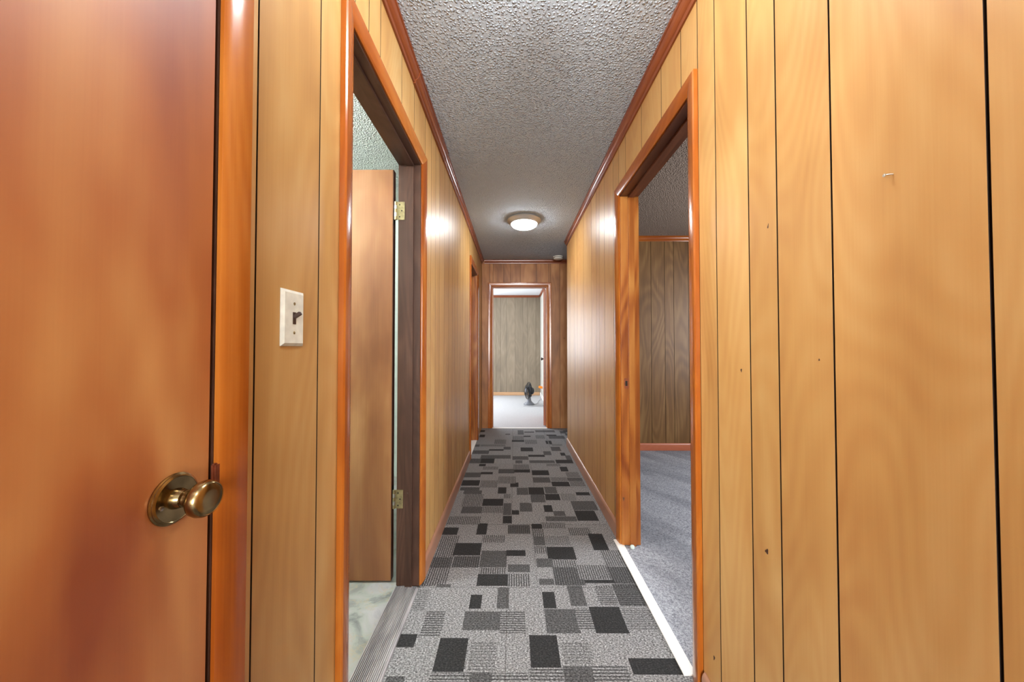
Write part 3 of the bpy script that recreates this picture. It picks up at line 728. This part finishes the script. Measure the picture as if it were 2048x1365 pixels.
# ------------------------------------------------------------------ thresholds
n = 15; x0, x1 = XL - 0.118, XL + 0.0
prof = [(x0, -0.001), (x0 + 0.003, 0.004)]
for k in range(n):
    xa = x0 + 0.006 + (x1 - x0 - 0.012) * k / n; p = (x1 - x0 - 0.012) / n
    hz = 0.010 + 0.004 * math.sin(math.pi * (k + 0.5) / n)
    prof += [(xa, hz - 0.005), (xa + p * 0.12, hz), (xa + p * 0.58, hz), (xa + p * 0.70, hz - 0.005)]
prof += [(x1 - 0.003, 0.004), (x1, -0.001)]
th = sweep('trim_12', prof, lambda s, w, d: (w, s, d), L_BATHW[0] + 0.001, L_BATHW[1] - 0.001, M['alu'], smooth=False)
tag(th, 'ribbed aluminium threshold on the floor of the bathroom doorway', 'threshold', kind='structure')
st = box('trim_13', (XR - 0.034, XR + 0.012, R_DOORW[0] + 0.002, R_DOORW[1] + 0.06, 0.0, 0.006), M['white'], None, 0.0015)
tag(st, 'white transition strip across the floor of the right-hand doorway', 'threshold', kind='structure')
st = box('trim_14', (XL - WT, XL + 0.002, L_FARW[0] + 0.001, L_FARW[1] - 0.001, -0.001, 0.008), M['white'], None, 0.001)
tag(st, 'pale threshold in the second doorway on the left', 'threshold', kind='structure')
st = box('trim_15', (E_DOORW[0] + 0.001, E_DOORW[1] - 0.001, YE - 0.01, YE + 0.03, -0.002, 0.005), M['white'], None, 0.001)
tag(st, 'pale carpet edging strip on the floor of the end doorway', 'threshold', kind='structure')

# ------------------------------------------------------------------ light switch
SY, SZ = 0.704, 1.230
ls = empty('light_switch', (XL, SY, SZ)); tag(ls, 'ivory toggle light switch with a brown lever on the panelled left wall', 'light switch')
def plate():
    y, z, t = 0.0355, 0.0575, 0.0058
    V = [(0, -y, -z), (0, y, -z), (0, y, z), (0, -y, z), (t, -y + 0.006, -z + 0.006), (t, y - 0.006, -z + 0.006), (t, y - 0.006, z - 0.006), (t, -y + 0.006, z - 0.006)]
    # short straight rim, then the wide bevel
    R = [(0.0015, v[1], v[2]) for v in V[:4]]
    V2 = V[:4] + R + V[4:]
    F = [(3, 2, 1, 0)]
    for b in (0, 4):
        for i in range(4): j = (i + 1) % 4; F.append((b + i, b + j, b + 4 + j, b + 4 + i))
    F.append((8, 9, 10, 11))
    return mesh_from('plate', V2, F)
link('plate', plate(), M['ivory'], ls, (0.0004, 0, 0))
local_box('toggle_frame', (0.0055, 0.0068, -0.0052, 0.0052, -0.0125, 0.0125), M['brownplastic'], ls, 0.0004)
lev = local_box('lever', (0, 0.017, -0.0036, 0.0036, -0.0036, 0.0036), M['brownplastic'], ls, 0.001); lev.location = (0.005, 0, 0.002); lev.rotation_euler = (0, math.radians(-32), 0)
for dz in (0.030, -0.030):
    lathe('screw', [(0.0032, 0.0055), (0.0032, 0.0066), (0.002, 0.0072)], M['brass_dull'], ls, (XL, SY, SZ + dz), 14, 'X')

# ------------------------------------------------------------------ ceiling lamps, seen and unseen
WHITE = (0.94, 0.975, 1.0, 1)
def lamp(name, label, x, y, strength, col=WHITE, group=None):
    r = empty(name, (x, y, CEIL)); tag(r, label, 'ceiling lamp', group)
    lathe('rim', [(0.0, -0.0005), (0.150, -0.0005), (0.164, -0.008), (0.168, -0.018), (0.160, -0.024), (0.156, -0.034), (0.136, -0.050), (0.128, -0.052), (0.128, -0.044), (0.0, -0.044)], M['nickel'], r, (x, y, CEIL), 64)
    pr = [(0.128, -0.046)] + [(0.128 * math.cos(a), -0.048 - 0.048 * math.sin(a)) for a in [math.radians(d) for d in range(8, 90, 8)]] + [(0.004, -0.0965)]
    g = lathe('glass_dome', pr, glow(name + '_glass', col, strength), r, (x, y, CEIL), 64); g['label'] = 'glowing frosted glass dome'
    return r
lamp('ceiling_lamp', 'round flush ceiling lamp with nickel rim glowing in the hall', 0.105, 3.36, L_HALL)
def globe(label, x, y, L):  # out-of-frame lights; the hanging globe throws more light onto the ceiling
    gl = empty('unseen_globe_light', (x, y, CEIL)); tag(gl, label, 'ceiling lamp')
    lathe('canopy', [(0.0, -0.0005), (0.055, -0.0005), (0.055, -0.010), (0.04, -0.022), (0.035, -0.035), (0.0, -0.035)], M['nickel'], gl, (x, y, CEIL), 32)
    lathe('glass_globe', [(0.034, -0.034)] + [(0.095 * math.sin(math.radians(a)), -0.122 + 0.095 * math.cos(math.radians(a))) for a in range(24, 180, 12)] + [(0.004, -0.217)], glow('globe_glass', WHITE, L), gl, (x, y, CEIL), 32)
globe('added white globe light just above the viewer, unseen, standing in for bounced flash', 0.10, 0.78, L_REAR)  # added out of frame in place of a flash bounced off the ceiling
globe('added white globe light behind the viewer, unseen, to spread the light', 0.10, -0.75, L_REAR * 1.5)  # second added light out of frame, evens the hall from behind
globe('unseen white globe light, shaped to brighten the bathroom ceiling', -1.6, 1.3, L_BATH)  # unseen; globe form picked to send more light up to the bathroom ceiling
lamp('ceiling_lamp', 'flush ceiling lamp in the second room on the left', -1.5, 4.0, L_LEFT)

# ------------------------------------------------------------------ smoke detector
sx, sy = 0.625, 4.76
sd = empty('smoke_detector', (sx, sy, CEIL)); tag(sd, 'round off-white smoke detector on the ceiling near the end wall', 'smoke detector')
lathe('base', [(0.0, -0.0005), (0.070, -0.0005), (0.070, -0.012), (0.064, -0.014), (0.0, -0.014)], M['whiteplastic'], sd, (sx, sy, CEIL), 40)
lathe('vent_ring', [(0.058, -0.014), (0.058, -0.021)], M['greyplastic'], sd, (sx, sy, CEIL), 40)
lathe('cover', [(0.0, -0.021), (0.064, -0.021), (0.066, -0.026), (0.062, -0.036), (0.05, -0.041), (0.0, -0.042)], M['whiteplastic'], sd, (sx, sy, CEIL), 40)

# ------------------------------------------------------------------ fan in the far room
fx, fy = 0.30, 6.98
fan = empty('desk_fan', (fx, fy, 0.0), math.radians(198)); tag(fan, 'black desk fan on a grey round base on the far room floor', 'fan')
def loc_lathe(nm, prof, mat, loc, seg=32, axis='Z', parent=None, rot=None):
    o = lathe(nm, prof, mat, None, (0, 0, 0), seg, axis); o.parent = parent or fan; o.location = loc
    if rot: o.rotation_euler = rot
    return o
loc_lathe('base', [(0.0, 0.0), (0.105, 0.0), (0.112, 0.006), (0.110, 0.016), (0.088, 0.036), (0.056, 0.062), (0.038, 0.095), (0.0, 0.097)], M['greyplastic'], (-0.02, 0, 0))
loc_lathe('stem', [(0.034, 0.09), (0.030, 0.11), (0.028, 0.14), (0.030, 0.165), (0.0, 0.167)], M['greyplastic'], (-0.03, 0, 0), 24)
tilt = (0, math.radians(-8), 0)
hub = Vector((0.0, 0, 0.285))
loc_lathe('motor_housing', [(0.0, -0.125), (0.04, -0.120), (0.068, -0.10), (0.078, -0.06), (0.074, -0.03), (0.0, -0.028)], M['black'], hub, 28, 'X', rot=tilt)
def cage(sgn, depth):
    bm = bmesh.new(); R = 0.172; V = []; F = []
    def ring(r, x, t=0.0022, seg=48):
        base = len(V); q = 5
        for k in range(seg):
            a = 2 * math.pi * k / seg
            for i in range(q):
                b = 2 * math.pi * i / q
                rr = r + t * math.cos(b); V.append((x + t * math.sin(b), rr * math.cos(a), rr * math.sin(a)))
        for k in range(seg):
            for i in range(q):
                F.append((base + k * q + i, base + k * q + (i + 1) % q, base + ((k + 1) % seg) * q + (i + 1) % q, base + ((k + 1) % seg) * q + i))
    ring(R, 0.0, 0.005); ring(R * 0.66, sgn * depth * 0.8); ring(0.045, sgn * depth, 0.004)
    for k in range(60):
        a = 2 * math.pi * k / 60
        prev = None
        for s in range(6):
            u = s / 5; r = R + (0.045 - R) * u; x = sgn * depth * math.sin(u * math.pi / 2)
            c0 = Vector((x, r * math.cos(a), r * math.sin(a))); tg = Vector((0, -math.sin(a), math.cos(a))) * 0.0016; nn = Vector((0.0016, 0, 0))
            idx = len(V); V.extend([tuple(c0 + tg), tuple(c0 + nn), tuple(c0 - tg), tuple(c0 - nn)])
            if prev is not None:
                for i in range(4): F.append((prev + i, prev + (i + 1) % 4, idx + (i + 1) % 4, idx + i))
            prev = idx
    bm.free()
    return mesh_from('cage', V, F)
for nm, sg, dp in (('front_grille', 1, 0.055), ('rear_grille', -1, 0.05)):
    g = link(nm, cage(sg, dp), M['black'], fan, hub); g.rotation_euler = tilt
loc_lathe('hub_cap', [(0.0, 0.035), (0.034, 0.035), (0.038, 0.045), (0.036, 0.058), (0.0, 0.062)], M['greyplastic'], hub, 28, 'X', rot=tilt)
bl = []
for k in range(3):
    V = []; F = []
    for i in range(9):
        u = i / 8; r = 0.03 + 0.125 * u; hw = math.radians(24 + 32 * math.sin(u * math.pi * 0.75)); a0 = 2 * math.pi * k / 3 + 0.25 * u
        for sgn in (-1, 1): V.append((0.02 * sgn * (1 - 0.3 * u), r * math.cos(a0 + sgn * hw), r * math.sin(a0 + sgn * hw)))
    for i in range(8): F.append((2 * i, 2 * i + 1, 2 * i + 3, 2 * i + 2))
    me = mesh_from('blade', V, F, True)
    b = link('blade', me, M['black'], fan, hub); b.rotation_euler = tilt
    md = b.modifiers.new('thick', 'SOLIDIFY'); md.thickness = 0.003
loc_lathe('neck_joint', [(0.0, -0.02), (0.03, -0.02), (0.03, 0.02), (0.0, 0.02)], M['black'], (-0.04, 0, 0.185), 20, 'Y')
cd = tube('power_cord', [(fx + 0.135, fy + 0.03, 0.006), (fx + 0.19, fy + 0.05, 0.006), (fx + 0.22, fy + 0.35, 0.006), (fx + 0.27, fy + 0.55, 0.006), (fx + 0.30, fy + 0.68, 0.006), (XF - 0.03, 7.66, 0.10), (XF - 0.035, 7.66, 0.19), (XF - 0.02, 7.66, 0.215)], 0.0045, M['cordgrey'])
tag(cd, 'thin grey power cord running from the fan towards the side wall', 'cord')
cd2 = tube('power_cord', [(fx - 0.10, fy - 0.17, 0.006), (fx - 0.02, fy - 0.24, 0.006), (fx + 0.06, fy - 0.26, 0.006), (fx + 0.12, fy - 0.20, 0.006), (fx + 0.20, fy - 0.2, 0.006), (fx + 0.30, fy - 0.16, 0.006)], 0.0045, M['cordgrey'])
tag(cd2, 'loose loop of grey cord on the carpet in front of the fan base', 'cord')
# outlet and orange plug on the side wall of the far room
ot = empty('wall_outlet', (XF, 7.66, 0.24)); tag(ot, 'white wall outlet behind the orange plug', 'outlet')
local_box('plate', (-0.006, -0.0004, -0.035, 0.035, -0.057, 0.057), M['whiteplastic'], ot, 0.001)
local_box('socket', (-0.0075, -0.005, -0.016, 0.016, 0.008, 0.040), M['white'], ot, 0.001)
local_box('socket', (-0.0075, -0.005, -0.016, 0.016, -0.040, -0.008), M['white'], ot, 0.001)
pl = empty('orange_plug', (XF - 0.008, 7.66, 0.265)); tag(pl, 'bright orange power plug in the far room wall outlet', 'plug')
b_ = local_box('plug_body', (-0.085, 0.0, -0.030, 0.030, -0.024, 0.026), M['orange'], pl, 0.008); b_.rotation_euler = (0, math.radians(12), 0)
local_box('prong_collar', (-0.014, 0.0, -0.020, 0.020, -0.016, 0.018), M['orange'], pl, 0.003)

# ------------------------------------------------------------------ small fixings
ds = lathe('rubber_bumper', [(0.0, 0.0), (0.011, 0.0), (0.012, 0.004), (0.012, 0.012), (0.009, 0.016), (0.0, 0.018)], M['rubber'], None, (XR + 0.052, R_DOORW[1] - 0.024, 0.0), 18)
tag(ds, 'small pale rubber bumper at the foot of the pine jamb', 'bumper')
def nail(mp, s, z, mat=M['steel']):
    p = mp(s, z, 0.0)
    o = empty('nail', p); tag(o, 'bent nail sticking out of the wide plank on the right wall', 'nail')
    nx = -1 if p[0] > 0 else 1
    pts = [(p[0] + nx * 0.0003, p[1], p[2]), (p[0] + nx * 0.006, p[1] + 0.001, p[2] + 0.001), (p[0] + nx * 0.011, p[1] + 0.004, p[2] + 0.0)]
    sh = tube('shank', pts, 0.0012, mat, o)
    q = pts[-1]
    lathe('head', [(0.0, 0.0), (0.0028, 0.0), (0.0028, 0.001), (0, 0.0012)], mat, o, q, 12, 'X')
nail(mapR, 0.573, 1.462)

def knot(wall, mp, s_, z, w, h, rot=0.0):
    V = [mp(s_, z, 0.0006)]; n = 14
    for k in range(n):
        a = 2 * math.pi * k / n; j = 1 + 0.25 * math.sin(3 * a + s_ * 40)
        p, q = w * j * math.cos(a), h * j * math.sin(a)
        V.append(mp(s_ + p * math.cos(rot) - q * math.sin(rot), z + p * math.sin(rot) + q * math.cos(rot), 0.0003))
    me = mesh_from('knot', V, [(0, 1 + k, 1 + (k + 1) % n) for k in range(n)])
    o = place(me, 'knot', M['knot'], wall, mp(s_, z, 0.0)); o['label'] = 'small dark wood knot'
M['knot'] = plain('dark_knot', (70, 42, 26), 0.6, 0, 300, 0.4)
def wallR(u, v):
    k = XR / ((u - 1027) / FPX); return k, H + (695 - v) / FPX * k
for (u, v, w, h, r) in ((1527, 1098, 0.005, 0.007, 0.5), (1481, 741, 0.003, 0.005, 0), (1636, 720, 0.0018, 0.0024, 0), (1421, 1305, 0.004, 0.008, 0.3), (1538, 452, 0.002, 0.006, 0.2)):
    a, b = wallR(u, v); knot(wr, mapR, a, b, w, h, r)
mapJ = lambda s_, z, d: (XR + s_, R_DOORW[1] - d, z)
knot(fr4, mapJ, 0.010, 0.275, 0.004, 0.010)
knot(we, mapE, 0.735, 1.30, 0.006, 0.006)
